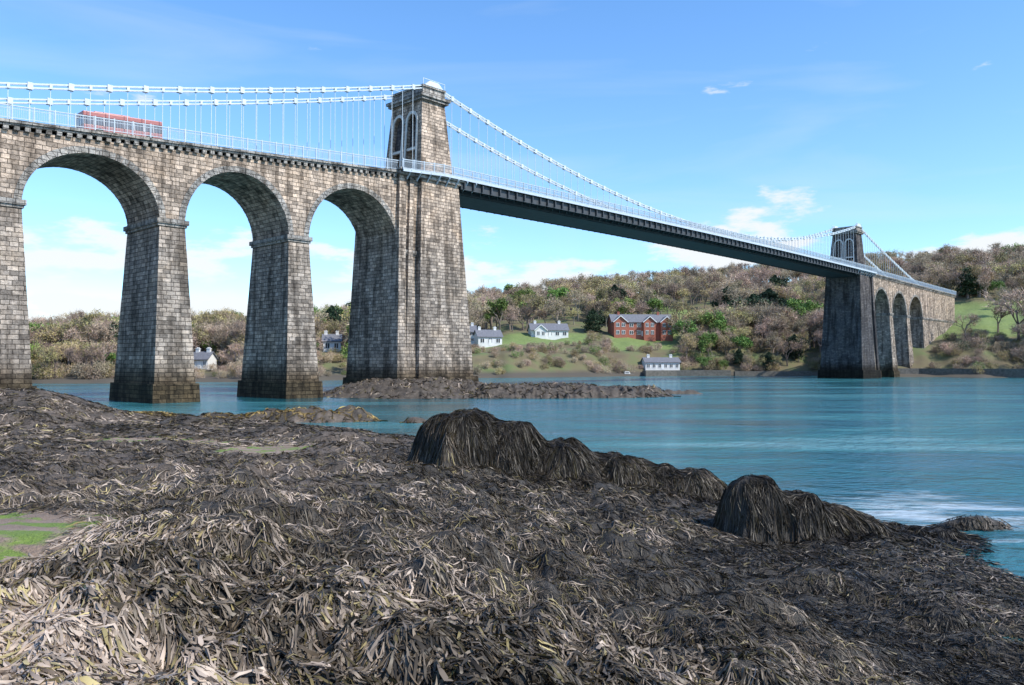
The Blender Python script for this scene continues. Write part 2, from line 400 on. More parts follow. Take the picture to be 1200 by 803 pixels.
ch.obj('main_chains',CHAIN,bridge); ha.obj('hanger_rods',CHAIN,bridge)

# ------------------------------------------------------------------ bus
RED=simple('red_bus_paint',(.42,.15,.13),.35,.12); CREAM=simple('pale_bus_paint',(.55,.5,.48),.4,.08); GL=simple('dark_glass',(.03,.04,.05),.08,.1); TY=simple('tyre_rubber',(.03,.03,.03),.8,.1); BGL=simple('bus_glass',(.12,.11,.12),.15,.1)
bx,by=b2w(-46.0,-1.8)
bus=empty('bus',(bx,by,deckz(-46.0)+.06),PSI); bus.rotation_euler=(0,-math.atan(.07),PSI); bus.scale=(.88,.95,.80)
def bev(o,w):
    m=o.modifiers.new('b','BEVEL'); m.width=w; m.segments=3
b=MB(); b.box(-5,5,-1.2,1.2,.35,1.35); bev(b.obj('lower_body',RED,bus),.08)
b=MB(); b.box(-4.98,4.98,-1.17,1.17,1.353,2.5); bev(b.obj('window_band',BGL,bus),.1)
b=MB(); b.box(-5,5,-1.2,1.2,2.503,3.2); b.box(-3.5,1,-.8,.8,3.2,3.45); bev(b.obj('roof',RED,bus),.12)
b=MB()
for i in range(9):
    x=-5+i*1.25
    for s in (-1,1): b.box(max(-5,x-.07),min(5,x+.07),s*1.2-.03,s*1.2+.03,1.3,2.55)
b.obj('window_pillars',CREAM,bus)
b=MB()
for x in (-3.1,3.2):
    for s in (-1,1):
        pts=[(x+.5*math.cos(t*math.pi/8),.5+.5*math.sin(t*math.pi/8)) for t in range(16)]
        b.poly([(px,s*1.22,pz) for px,pz in pts]); b.poly([(px,s*.9,pz) for px,pz in pts])
        for i in range(16):
            j=(i+1)%16; b.poly([(pts[i][0],s*1.22,pts[i][1]),(pts[j][0],s*1.22,pts[j][1]),(pts[j][0],s*.9,pts[j][1]),(pts[i][0],s*.9,pts[i][1])])
b.obj('wheels',TY,bus)
b=MB(); b.box(5.0,5.03,-1.0,1.0,1.5,2.6); b.box(5.0,5.05,-1.05,-.75,.6,.8); b.box(5.0,5.05,.75,1.05,.6,.8); b.obj('windscreen_and_lamps',GL,bus)

# ------------------------------------------------------------------ foreshore sheet
nx,ny=900,1000
tx=np.linspace(-1,1,nx); X1=3.*np.sinh(tx*math.asinh(55))
ty=np.linspace(0,1,ny); k=math.asinh(185/2.6); Y1=-6+2.6*np.sinh(ty*k)
XX,YY=np.meshgrid(X1,Y1); HH=height(XX.ravel(),YY.ravel())
def grid_mesh(name,xs,ys,zs,nx,ny,mat):
    me=bpy.data.meshes.new(name); n=nx*ny
    co=np.empty((n,3),np.float32); co[:,0]=xs;co[:,1]=ys;co[:,2]=zs
    me.vertices.add(n); me.vertices.foreach_set('co',co.ravel())
    i=np.arange(ny-1)[:,None]*nx+np.arange(nx-1)[None,:]; i=i.ravel()
    q=np.stack([i,i+1,i+nx+1,i+nx],1).astype(np.int32); nf=len(q)
    me.loops.add(nf*4); me.loops.foreach_set('vertex_index',q.ravel())
    me.polygons.add(nf); me.polygons.foreach_set('loop_start',np.arange(nf,dtype=np.int32)*4)
    try: me.polygons.foreach_set('loop_total',np.full(nf,4,np.int32))
    except Exception: pass
    me.polygons.foreach_set('use_smooth',np.ones(nf,bool))
    me.update(calc_edges=True); me.validate()
    me.materials.append(mat)
    o=bpy.data.objects.new(name,me); S.collection.objects.link(o); return o
def add_attr(me,name,arr):
    a=me.attributes.new(name,'FLOAT','POINT'); a.data.foreach_set('value',arr.astype(np.float32))
FM,nt,b,N,L=nmat('weed_covered_rock')
tc=N('ShaderNodeTexCoord')
n1=N('ShaderNodeTexNoise'); n1.inputs['Scale'].default_value=1.3; n1.inputs['Detail'].default_value=10; n1.inputs['Roughness'].default_value=.7; L(tc.outputs['Object'],n1.inputs['Vector'])
n2=N('ShaderNodeTexNoise'); n2.inputs['Scale'].default_value=22; n2.inputs['Detail'].default_value=6; n2.inputs['Distortion'].default_value=1.5; L(tc.outputs['Object'],n2.inputs['Vector'])
mu=N('ShaderNodeAttribute'); mu.attribute_name='mud'
bw=N('ShaderNodeAttribute'); bw.attribute_name='brown'
c=ramp(N,L,n1.outputs['Fac'],[(.3,(.018,.015,.011)),(.5,(.045,.038,.029)),(.7,(.10,.085,.065))])
cb=ramp(N,L,n1.outputs['Fac'],[(.3,(.05,.04,.028)),(.5,(.13,.10,.075)),(.7,(.22,.175,.135))])
c=mixc(N,L,'MIX',bw.outputs['Fac'],c.outputs[0],cb.outputs[0])
c2=mixc(N,L,'MULTIPLY',.8,c,ramp(N,L,n2.outputs['Fac'],[(.35,(.3,.3,.3)),(.6,(1.4,1.35,1.3))]).outputs[0])
sand=ramp(N,L,n1.outputs['Fac'],[(.3,(.20,.135,.09)),(.55,(.31,.22,.155)),(.75,(.38,.285,.205))])
n4=N('ShaderNodeTexNoise'); n4.inputs['Scale'].default_value=1.6; n4.inputs['Detail'].default_value=5; L(tc.outputs['Object'],n4.inputs['Vector'])
alg=N('ShaderNodeMapRange'); alg.inputs['From Min'].default_value=.52; alg.inputs['From Max'].default_value=.58; L(n4.outputs['Fac'],alg.inputs['Value'])
sc_=mixc(N,L,'MIX',alg.outputs[0],sand.outputs[0],(.17,.24,.035))
mr=N('ShaderNodeMath'); mr.operation='MULTIPLY_ADD'; L(n2.outputs['Fac'],mr.inputs[0]); mr.inputs[1].default_value=.5; L(mu.outputs['Fac'],mr.inputs[2])
mr2=N('ShaderNodeMapRange'); mr2.inputs['From Min'].default_value=.55; mr2.inputs['From Max'].default_value=.8; L(mr.outputs[0],mr2.inputs['Value'])
L(mixc(N,L,'MIX',mr2.outputs[0],c2,sc_),b.inputs['Base Color']); b.inputs['Roughness'].default_value=.7
bu=N('ShaderNodeBump'); bu.inputs['Strength'].default_value=1; bu.inputs['Distance'].default_value=.05
ad=N('ShaderNodeMath'); L(n1.outputs['Fac'],ad.inputs[0]); L(n2.outputs['Fac'],ad.inputs[1]); L(ad.outputs[0],bu.inputs['Height']); L(bu.outputs[0],b.inputs['Normal'])
fo=grid_mesh('foreshore_ground',XX.ravel(),YY.ravel(),HH,nx,ny,FM)
add_attr(fo.data,'mud',mud(XX.ravel(),YY.ravel()))
def brown(x,y): return sm((-1-x)/5)*sm((y-9)/6)*(.75+.6*vn(x*.5,y*.5,71))*(1-bigmask(x,y))*(1-sm((y-60)/10))
add_attr(fo.data,'brown',np.clip(brown(XX.ravel(),YY.ravel())+np.where(YY.ravel()>80,.45,0),0,1))

# ------------------------------------------------------------------ seaweed strands
NF=150000
yy=np.exp(rng.uniform(math.log(3.6),math.log(75),NF)); xx=rng.uniform(-1,1,NF)*(.78*yy+1.5)
thin=rng.uniform(0,1,NF)>.5*np.clip(brown(xx,yy),0,1)
xx=xx[thin];yy=yy[thin]
ni=5000
xi=rng.uniform(-30,22,ni); yi=rng.uniform(58,122,ni)
nb=26000
DM=np.array(DOMES); pw=DM[:,2]*DM[:,3]; k_=rng.choice(len(DOMES),nb,p=pw/pw.sum()); B_=DM[k_]
th=rng.uniform(0,2*math.pi,nb); rr=rng.uniform(0,1.1,nb)**.5
xb_=B_[:,0]+np.cos(th)*rr*B_[:,2]; yb_=B_[:,1]+np.sin(th)*rr*B_[:,3]
xx=np.concatenate([xx,xi,xb_]); yy=np.concatenate([yy,yi,yb_])
h0=height(xx,yy); keep=(h0>-.03)&(mud(xx,yy)<.45+.2*rng.uniform(-1,1,len(xx)))
xx=xx[keep];yy=yy[keep]
rep=3
x0=np.repeat(xx,rep);y0=np.repeat(yy,rep);N0=len(x0)
e=.15
h=height(x0,y0); gx=(height(x0+e,y0)-h)/e; gy=(height(x0,y0+e)-h)/e
gm=np.hypot(gx,gy); bm=bigmask(x0,y0); near=sm((10-y0)/4)
ang_flow=1.6*vn(x0*.25,y0*.25,51)+1.2*vn(x0*.8,y0*.8,52)+.8*vn(x0*2.2,y0*2.2,53)-1.0
fxv=np.cos(ang_flow);fyv=np.sin(ang_flow)
w=np.clip(gm*2.2,0,3)
dx=-gx/(gm+1e-6)*w+fxv*.8*(1-.7*bm); dy=-gy/(gm+1e-6)*w+fyv*.8*(1-.7*bm)
frond=np.repeat(rng.normal(0,.6,len(xx)),rep)
fan=np.tile(np.array([-.38,0.,.38]),len(xx))*near
ang=np.arctan2(dy,dx)+frond*(1-.5*bm)+fan+rng.normal(0,.4,N0)*(1-.5*bm)*(1-.6*near)
far=y0
length=(.115+.0095*far)*rng.uniform(.5,1.5,N0)*(1+.8*bm); wid=np.maximum(.0085+.0065*near,.00088*far)*rng.uniform(.55,1.5,N0)*(1-.3*bm)
hstep=1/np.sqrt(1+gm**2)
K=5
P=np.zeros((N0,K,3)); px=x0.copy();py=y0.copy()
curl=rng.normal(0,.34,N0)*(1-.6*bm)*(1-.35*near); lift=rng.uniform(0,1,N0)**2*(.05+.0008*far)*(1-.3*bm)
arch=rng.uniform(-.2,1,N0)*.016
for k_ in range(K):
    t=k_/(K-1)
    hz=height(px,py)
    P[:,k_,0]=px;P[:,k_,1]=py;P[:,k_,2]=np.maximum(hz,.0)+.010+lift*(1-.6*t)+arch*math.sin(math.pi*t)+rng.normal(0,.005,N0)
    st=length/(K-1)*hstep
    px=px+np.cos(ang)*st;py=py+np.sin(ang)*st; ang=ang+curl+rng.normal(0,.3,N0)*(1-.5*bm)
T=np.gradient(P,axis=1); T/= (np.linalg.norm(T,axis=2,keepdims=True)+1e-9)
up=np.array([0,0,1.]); side=np.cross(T,up); side/=(np.linalg.norm(side,axis=2,keepdims=True)+1e-9)
nrm=np.cross(side,T)
roll=rng.uniform(-.8,.8,N0)[:,None]+np.cumsum(rng.normal(0,.35,(N0,K)),axis=1)
sd=side*np.cos(roll)[...,None]+nrm*np.sin(roll)[...,None]
prof=np.array([.4,.75,1.2,1.3,.8])[None,:]*rng.uniform(.6,1.4,(N0,K))
wd=(wid[:,None]*prof)[...,None]*.5
VL=P-sd*wd;VR=P+sd*wd
V=np.stack([VL,VR],2).reshape(-1,3).astype(np.float32)
b0=(np.arange(N0)*K*2)[:,None]+(np.arange(K-1)*2)[None,:]; b0=b0.ravel()
q=np.stack([b0,b0+1,b0+3,b0+2],1).astype(np.int32); nf=len(q)
me=bpy.data.meshes.new('seaweed'); me.vertices.add(len(V)); me.vertices.foreach_set('co',V.ravel())
me.loops.add(nf*4); me.loops.foreach_set('vertex_index',q.ravel()); me.polygons.add(nf); me.polygons.foreach_set('loop_start',np.arange(nf,dtype=np.int32)*4)
try: me.polygons.foreach_set('loop_total',np.full(nf,4,np.int32))
except Exception: pass
me.polygons.foreach_set('use_smooth',np.ones(nf,bool))
me.update(calc_edges=True)
frc=np.repeat(rng.normal(0,.15,len(xx)),rep)
d_=col_dry(x0,y0)+frc+rng.normal(0,.08,N0)+.2*(lift/(.05+.0008*far)-.3)
d_=np.clip(d_,0,1)
stops=np.array([[.022,.0165,.010],[.056,.042,.027],[.122,.094,.064],[.275,.212,.158],[.46,.36,.28]])
cols=np.stack([np.interp(d_,[0,.3,.55,.8,1],stops[:,i]) for i in range(3)],1)
wet=np.clip((h-.05)/.5,.6,1)[:,None]; cols=cols*wet
ol=(np.repeat(rng.uniform(0,1,len(xx)),rep)<.14)[:,None]; cols=np.where(ol,cols*np.array([1.0,1.02,.6]),cols)
isl=((y0>58)&(y0<80)&(x0>-40)&(h<1.5))[:,None]; cols=np.where(isl,cols*np.array([1.5,1.3,.6]),cols)
C=np.ones((N0,K*2,4),np.float32); C[:,:,:3]=cols[:,None,:]*rng.uniform(.8,1.2,(N0,1,1))
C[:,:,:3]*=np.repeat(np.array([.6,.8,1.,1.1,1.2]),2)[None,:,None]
ca=me.color_attributes.new('Col','FLOAT_COLOR','POINT'); ca.data.foreach_set('color',C.ravel())
SW,nt,b,N,L=nmat('seaweed_frond'); at=N('ShaderNodeAttribute'); at.attribute_name='Col'; L(at.outputs['Color'],b.inputs['Base Color']); b.inputs['Roughness'].default_value=.45; b.inputs['Specular IOR Level'].default_value=.28
me.materials.append(SW)
o=bpy.data.objects.new('seaweed',me); S.collection.objects.link(o)

# ------------------------------------------------------------------ water
WM,nt,b,N,L=nmat('strait_water')
tc=N('ShaderNodeTexCoord')
mp=N('ShaderNodeMapping'); mp.inputs['Scale'].default_value=(.7,1.,1); mp.inputs['Rotation'].default_value=(0,0,.5); L(tc.outputs['Object'],mp.inputs['Vector'])
a1=N('ShaderNodeTexNoise'); a1.inputs['Scale'].default_value=2.6; a1.inputs['Detail'].default_value=6; L(mp.outputs[0],a1.inputs['Vector'])
a2=N('ShaderNodeTexNoise'); a2.inputs['Scale'].default_value=.3; a2.inputs['Detail'].default_value=3; a2.inputs['Distortion'].default_value=.6; L(mp.outputs[0],a2.inputs['Vector'])
mp3=N('ShaderNodeMapping'); mp3.inputs['Scale'].default_value=(.018,.075,1); mp3.inputs['Rotation'].default_value=(0,0,-.25); L(tc.outputs['Object'],mp3.inputs['Vector'])
a3=N('ShaderNodeTexNoise'); a3.inputs['Scale'].default_value=1.; a3.inputs['Detail'].default_value=9; a3.inputs['Roughness'].default_value=.62; a3.inputs['Distortion'].default_value=.9; L(mp3.outputs[0],a3.inputs['Vector'])
hm=N('ShaderNodeMath'); hm.operation='MULTIPLY_ADD'; L(a2.outputs['Fac'],hm.inputs[0]); hm.inputs[1].default_value=2.4; L(a1.outputs['Fac'],hm.inputs[2])
st=N('ShaderNodeMapRange'); st.inputs['From Min'].default_value=.4; st.inputs['From Max'].default_value=.58; st.inputs['To Min'].default_value=.2; st.inputs['To Max'].default_value=1.; L(a3.outputs['Fac'],st.inputs['Value'])
bu=N('ShaderNodeBump'); bu.inputs['Distance'].default_value=.32; L(st.outputs[0],bu.inputs['Strength']); L(hm.outputs[0],bu.inputs['Height']); L(bu.outputs[0],b.inputs['Normal'])
wc=ramp(N,L,a3.outputs['Fac'],[(.36,(.014,.085,.105)),(.48,(.028,.14,.16)),(.58,(.055,.215,.23)),(.68,(.16,.34,.36))])
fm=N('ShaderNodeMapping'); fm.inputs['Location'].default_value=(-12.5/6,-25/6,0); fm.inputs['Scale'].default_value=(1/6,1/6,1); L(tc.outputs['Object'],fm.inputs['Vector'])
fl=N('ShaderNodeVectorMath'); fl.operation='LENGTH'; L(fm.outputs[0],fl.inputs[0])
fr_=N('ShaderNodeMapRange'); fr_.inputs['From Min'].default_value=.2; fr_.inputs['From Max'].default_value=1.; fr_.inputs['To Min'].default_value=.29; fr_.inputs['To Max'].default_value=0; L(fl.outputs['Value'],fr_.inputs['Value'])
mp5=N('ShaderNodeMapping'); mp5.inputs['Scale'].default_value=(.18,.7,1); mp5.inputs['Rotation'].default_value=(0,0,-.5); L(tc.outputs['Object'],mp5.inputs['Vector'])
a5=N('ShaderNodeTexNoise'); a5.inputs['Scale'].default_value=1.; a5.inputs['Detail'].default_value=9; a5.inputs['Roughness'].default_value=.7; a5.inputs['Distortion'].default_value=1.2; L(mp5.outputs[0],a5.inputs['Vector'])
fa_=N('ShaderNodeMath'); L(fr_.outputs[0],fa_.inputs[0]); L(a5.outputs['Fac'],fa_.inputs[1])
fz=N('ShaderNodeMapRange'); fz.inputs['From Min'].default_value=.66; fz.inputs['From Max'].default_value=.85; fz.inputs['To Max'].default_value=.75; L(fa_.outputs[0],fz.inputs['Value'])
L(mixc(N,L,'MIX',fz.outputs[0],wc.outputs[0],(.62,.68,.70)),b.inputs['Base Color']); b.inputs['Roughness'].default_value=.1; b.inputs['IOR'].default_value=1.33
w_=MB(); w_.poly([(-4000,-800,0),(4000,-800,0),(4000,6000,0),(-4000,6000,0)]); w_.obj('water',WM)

# ------------------------------------------------------------------ far bank
AS=[-1.6,-.8,-.6,-.3,-.2,0,.2,.37,.41,.44,.5,.63,.9,1.6]; ZS=[110,150,185,200,225,262,300,302,292,276,276,258,225,150]
RA=[-1.6,-.6,-.4,-.23,-.04,.1,.26,.37,.47,.63,1.,1.6]; RH=[10,8,12,19,34,44,55,57,60,60,58,52]
BA=[-1.6,-.3,-.1,0,.2,.4,.6,1.6]; BH=[2.5,2.5,5,8,9,8,9,8]
LA=[-1.6,-.6,-.3,0,1.6]; LL=[70,90,150,200,230]
def zshore(a): return np.interp(a,AS,ZS)+3*vn(a*40,a*0,61)
def far_h(a,s):
    B=np.interp(a,BA,BH); R=np.interp(a,RA,RH); Lh=np.interp(a,LA,LL)
    t=np.clip((s-22)/(Lh-22),0,1.)
    h=B*sm(s/22)+(R-B)*t**.9+.8*sm((s+2)/3)
    z=np.interp(a,AS,ZS)+s; x=a*z
    h=h+sm(s/40)*(2.2*vn(x*.02,z*.02,62)+.8*vn(x*.07,z*.07,63))+sm(s/8)*.4*vn(x*.3,z*.3,64)
    h=h-.03*np.maximum(s-Lh-60,0)
    return np.where(s<-2,-2.5,h)
na,ns=700,260
A1=np.linspace(-1.5,1.5,na); S1=-12+np.concatenate([np.linspace(0,60,90),60+np.cumsum(np.linspace(.8,14,170))])
ns=len(S1)
AA,SS=np.meshgrid(A1,S1); AA=AA.ravel();SS=SS.ravel(); ZZ=zshore(AA)+SS
def field(a,s):
    f=sm((a-.47)/.02)*sm((s-30)/6)*(1-sm((s-92)/10))
    f=np.maximum(f,sm((a-.115)/.01)*(1-sm((a-.2)/.01))*sm((s-22)/4)*(1-sm((s-60)/6)))
    f=np.maximum(f,sm((a+.06)/.01)*(1-sm((a-.09)/.01))*sm((s-34)/4)*(1-sm((s-62)/6)))
    f=np.maximum(f,sm((a-.19)/.01)*(1-sm((a-.25)/.01))*sm((s-62)/4)*(1-sm((s-95)/6)))
    return f
HM,nt,b,N,L=nmat('hillside_ground')
tc=N('ShaderNodeTexCoord'); at=N('ShaderNodeAttribute'); at.attribute_name='field'
n1=N('ShaderNodeTexNoise'); n1.inputs['Scale'].default_value=.12; n1.inputs['Detail'].default_value=8; L(tc.outputs['Object'],n1.inputs['Vector'])
n2=N('ShaderNodeTexNoise'); n2.inputs['Scale'].default_value=1.2; n2.inputs['Detail'].default_value=6; L(tc.outputs['Object'],n2.inputs['Vector'])
g1=ramp(N,L,n1.outputs['Fac'],[(.3,(.12,.09,.055)),(.5,(.15,.13,.065)),(.7,(.11,.15,.05))])
g2=ramp(N,L,n2.outputs['Fac'],[(.3,(.13,.18,.045)),(.7,(.20,.25,.08))])
c=mixc(N,L,'MIX',at.outputs['Fac'],g1.outputs[0],g2.outputs[0])
ge=N('ShaderNodeNewGeometry'); sx=N('ShaderNodeSeparateXYZ'); L(ge.outputs['Position'],sx.inputs[0])
mr=N('ShaderNodeMapRange'); mr.inputs['From Min'].default_value=1.2; mr.inputs['From Max'].default_value=2.6; L(sx.outputs['Z'],mr.inputs['Value'])
c=mixc(N,L,'MIX',mr.outputs[0],(.09,.075,.055),c)
L(c,b.inputs['Base Color']); b.inputs['Roughness'].default_value=.95
hl=grid_mesh('far_bank_hills',AA*ZZ,ZZ,far_h(AA,SS),na,ns,HM); add_attr(hl.data,'field',field(AA,SS))
def fh(x,y):
    a=np.array([x/y]); return float(far_h(a,y-zshore(a))[0])

# ------------------------------------------------------------------ tree prototypes
BARK=simple('bark',(.24,.195,.155),.9,.3,3.,rand=.25)
TWIG=simple('bare_twigs',(.42,.32,.23),.9,.3,.8,rand=.4)
BUD=simple('spring_buds',(.37,.31,.13),.8,.35,.8,rand=.4)
LEAF=simple('fresh_leaves',(.15,.23,.045),.7,.35,.8,rand=.3)
DARK=simple('evergreen_leaves',(.025,.05,.02),.8,.3,.8,rand=.25)
def tube(mb,p,q,r0,r1,m):
    d=(q-p)
    up=Vector((0,0,1)) if abs(d.normalized().z)<.9 else Vector((1,0,0))
    a=d.cross(up).normalized();c=a.cross(d).normalized()
    b=len(mb.v)
    for (o,r) in ((p,r0),(q,r1)):
        for i in range(4):
            t=i*math.pi/2; mb.v.append(tuple(o+a*r*math.cos(t)+c*r*math.sin(t)))
    for i in range(4):
        j=(i+1)%4; mb.f.append((b+i,b+j,b+4+j,b+4+i)); mb.m.append(m); mb.uv.append(None)
def rv(r): return Vector((r.gauss(0,1),r.gauss(0,1),r.gauss(0,1))).normalized()
def leafq(mb,c,s,r,m):
    a=rv(r);b_=a.cross(rv(r)).normalized()
    a=a*s;b_=b_*s*.7
    mb.poly([tuple(c-a),tuple(c-b_),tuple(c+a),tuple(c+b_)],None,m)
def tree(kind,seed):
    r=random.Random(seed); mb=MB(); tips=[]
    def grow(p,d,l,rad,lv):
        q=p+d*l; tube(mb,p,q,rad,rad*.7,0)
        if lv==0: tips.append((q,d)); return
        n=3 if lv>1 else 4
        if lv<=2 : tips.append((q,d))
        for i in range(n):
            nd=(d*.9+rv(r)*.75+Vector((0,0,.18))).normalized()
            grow(p+d*l*r.uniform(.65,1.),nd,l*r.uniform(.62,.85),rad*.58,lv-1)
    grow(Vector((0,0,-.3)),Vector((r.gauss(0,.06),r.gauss(0,.06),1)).normalized(),r.uniform(2.,3.),.22,4)
    if kind=='bare':
        for q,d in tips:
            for i in range(6):
                nd=(d*.6+rv(r)).normalized()*r.uniform(.5,1.2); s=rv(r)*.035
                mb.poly([tuple(q-s),tuple(q+s),tuple(q+nd)],None,1)
            for i in range(2):
                leafq(mb,q+rv(r)*r.uniform(.1,.9),r.uniform(.06,.13),r,1 if seed%3 else 2)
    elif kind=='bud':
        for q,d in tips:
            for i in range(3):
                nd=(d*.6+rv(r)).normalized()*r.uniform(.5,1.1); s=rv(r)*.03
                mb.poly([tuple(q-s),tuple(q+s),tuple(q+nd)],None,1)
            for i in range(9): leafq(mb,q+rv(r)*r.uniform(.1,.8),r.uniform(.08,.16),r,2)
    else:
        for q,d in tips:
            for i in range(20): leafq(mb,q+rv(r)*r.uniform(.1,.85),r.uniform(.1,.22),r,2)
    h=max(v[2] for v in mb.v); k=10./h
    if kind=='dark':
        for i in range(3800):
            z=r.uniform(.6,10.); rad=3.6*math.sin(min(1,(10.3-z)/6.5)*math.pi/2)*(1+.22*math.sin(z*3+seed))*r.uniform(.55,1)
            t=r.uniform(0,6.28); rad*=1+.2*math.sin(3*t+z)
            leafq(mb,Vector((rad*math.cos(t),rad*math.sin(t),z))/k,r.uniform(.2,.4)/k,r,2)
    mb.v=[(a*k,b_*k,c*k) for a,b_,c in mb.v]
    me=bpy.data.meshes.new(kind+'_tree'); me.from_pydata(mb.v,[],mb.f)
    for m_ in (BARK,TWIG,{'bare':BUD,'bud':BUD,'leaf':LEAF,'dark':DARK}[kind]): me.materials.append(m_)
    me.polygons.foreach_set('material_index',mb.m); me.update()
    return me
def bush(seed,lm):
    r=random.Random(seed); mb=MB()
    lobes=[(r.uniform(-1.6,1.6),r.uniform(-1,1),r.uniform(.6,1.7),r.uniform(.7,1.3)) for _ in range(7)]
    for i in range(7): tube(mb,Vector((0,0,-.2)),Vector((lobes[i][0],lobes[i][1],lobes[i][2])),.06,.03,0)
    for i in range(1300):
        l=lobes[i%7]; d=rv(r)*l[3]*r.uniform(.6,1.05); c=Vector(l[:3])+d
        if c.z<0: continue
        if i%3==0:
            s=rv(r)*.03; mb.poly([tuple(c-s),tuple(c+s),tuple(c+(d.normalized()+rv(r)*.5)*.6)],None,1)
        else: leafq(mb,c,r.uniform(.06,.14),r,2)
    me=bpy.data.meshes.new('shrub'); me.from_pydata(mb.v,[],mb.f)
    for m_ in (BARK,TWIG,lm): me.materials.append(m_)
    me.polygons.foreach_set('material_index',mb.m); me.update(); return me
bares=[tree('bare',i) for i in range(1,7)]; buds=[tree('bud',i) for i in range(11,15)]; leafs=[tree('leaf',i) for i in range(21,24)]; darks=[tree('dark',31),tree('dark',32)]
bushes=[bush(1,TWIG),bush(2,BUD),bush(3,LEAF),bush(4,DARK)]
wood=empty('distant_woodland')
def put(me,x,y,h,parent,name,base=None,wx=1.):
    o=bpy.data.objects.new(name,me); S.collection.objects.link(o)
    if parent:o.parent=parent
    z=fh(x,y) if base is None else base
    o.location=(x,y,z-.2); s=h/10. if 'shrub' not in me.name else h/2.6
    o.scale=(s*wx*random.uniform(.8,1.1),s*wx*random.uniform(.8,1.1),s); o.rotation_euler=(0,0,random.uniform(0,6.28))
    return o
HOUSES=[(.158,345,17,5),(.0445,328,14,4),(-.03,300,12,4),(-.075,300,8,3),(-.38,222,7,3),(-.222,262,8,3),(.183,303,9,3),(.09,350,8,3),(.52,305,0,0)]
cnt=0
while cnt<3300:
    a=random.uniform(-.95,.95); s=random.choice([random.uniform(3,40),random.uniform(20,270),random.uniform(20,270)])
    L_=float(np.interp(a,LA,LL))
    if s>L_+25: continue
    z=float(zshore(np.array([a]))[0])+s; x=a*z
    f=float(field(np.array([a]),np.array([s]))[0])
    if f>.4 and random.random()<.985: continue
    bad=False; cap=99
    for (ha_,hz_,hr,_) in HOUSES:
        if hr==0: continue
        hx=ha_*hz_
        if math.hypot(x-hx,z-hz_)<hr: bad=True;break
        if abs(x/z-ha_)*hz_<hr*1.05 and z<hz_: cap=min(cap,3.+.02*(hz_-z))
    lx=(x-BX)*.6871+(z-BY)*.7266; ly=-(x-BX)*.7266+(z-BY)*.6871
    if abs(ly)<9 and -120<lx<285: continue
    if -34<ly<0 and 186<lx<262: cap=min(cap,4.5)
    if bad: continue
    h=random.uniform(8,17) if s>25 else random.uniform(4,11)
    if a<-.2: h*=.85
    if h>cap: 
        if random.random()<.4: continue
        h=cap*random.uniform(.6,1)
    u=random.random()
    cl=float(vn(np.array([x*.018]),np.array([z*.018]),77)[0])
    if h<5 or (s<14 and u<.5):
        put(random.choices(bushes,[5,4,1.6,.7])[0],x,z,min(h,4.2)*random.uniform(.6,1),wood,'shrub')
    else:
        me_=random.choice(bares) if u<.68-cl*.3 else (random.choice(buds) if u<.92-cl*.12 else (random.choice(leafs) if u<.975 else random.choice(darks)))
        put(me_,x,z,h,wood,'tree')
    cnt+=1
for (a,z,h,me_,n) in ((.298,352,17,darks[0],'evergreen_tree'),(.318,356,18,darks[1],'evergreen_tree'),(.334,352,15,darks[0],'evergreen_tree'),(.352,350,17,leafs[0],'green_leafed_tree'),(.366,354,16,leafs[1],'green_leafed_tree'),(.235,304,7,leafs[2],'green_leafed_tree'),(.10,345,10,darks[1],'evergreen_tree'),(.625,290,20,bares[0],'bare_tree'),(.60,300,13,bares[3],'bare_tree'),(.56,296,11,bares[4],'bare_tree')):
    put(me_,a*z,z,h,None,n,wx=1.2)

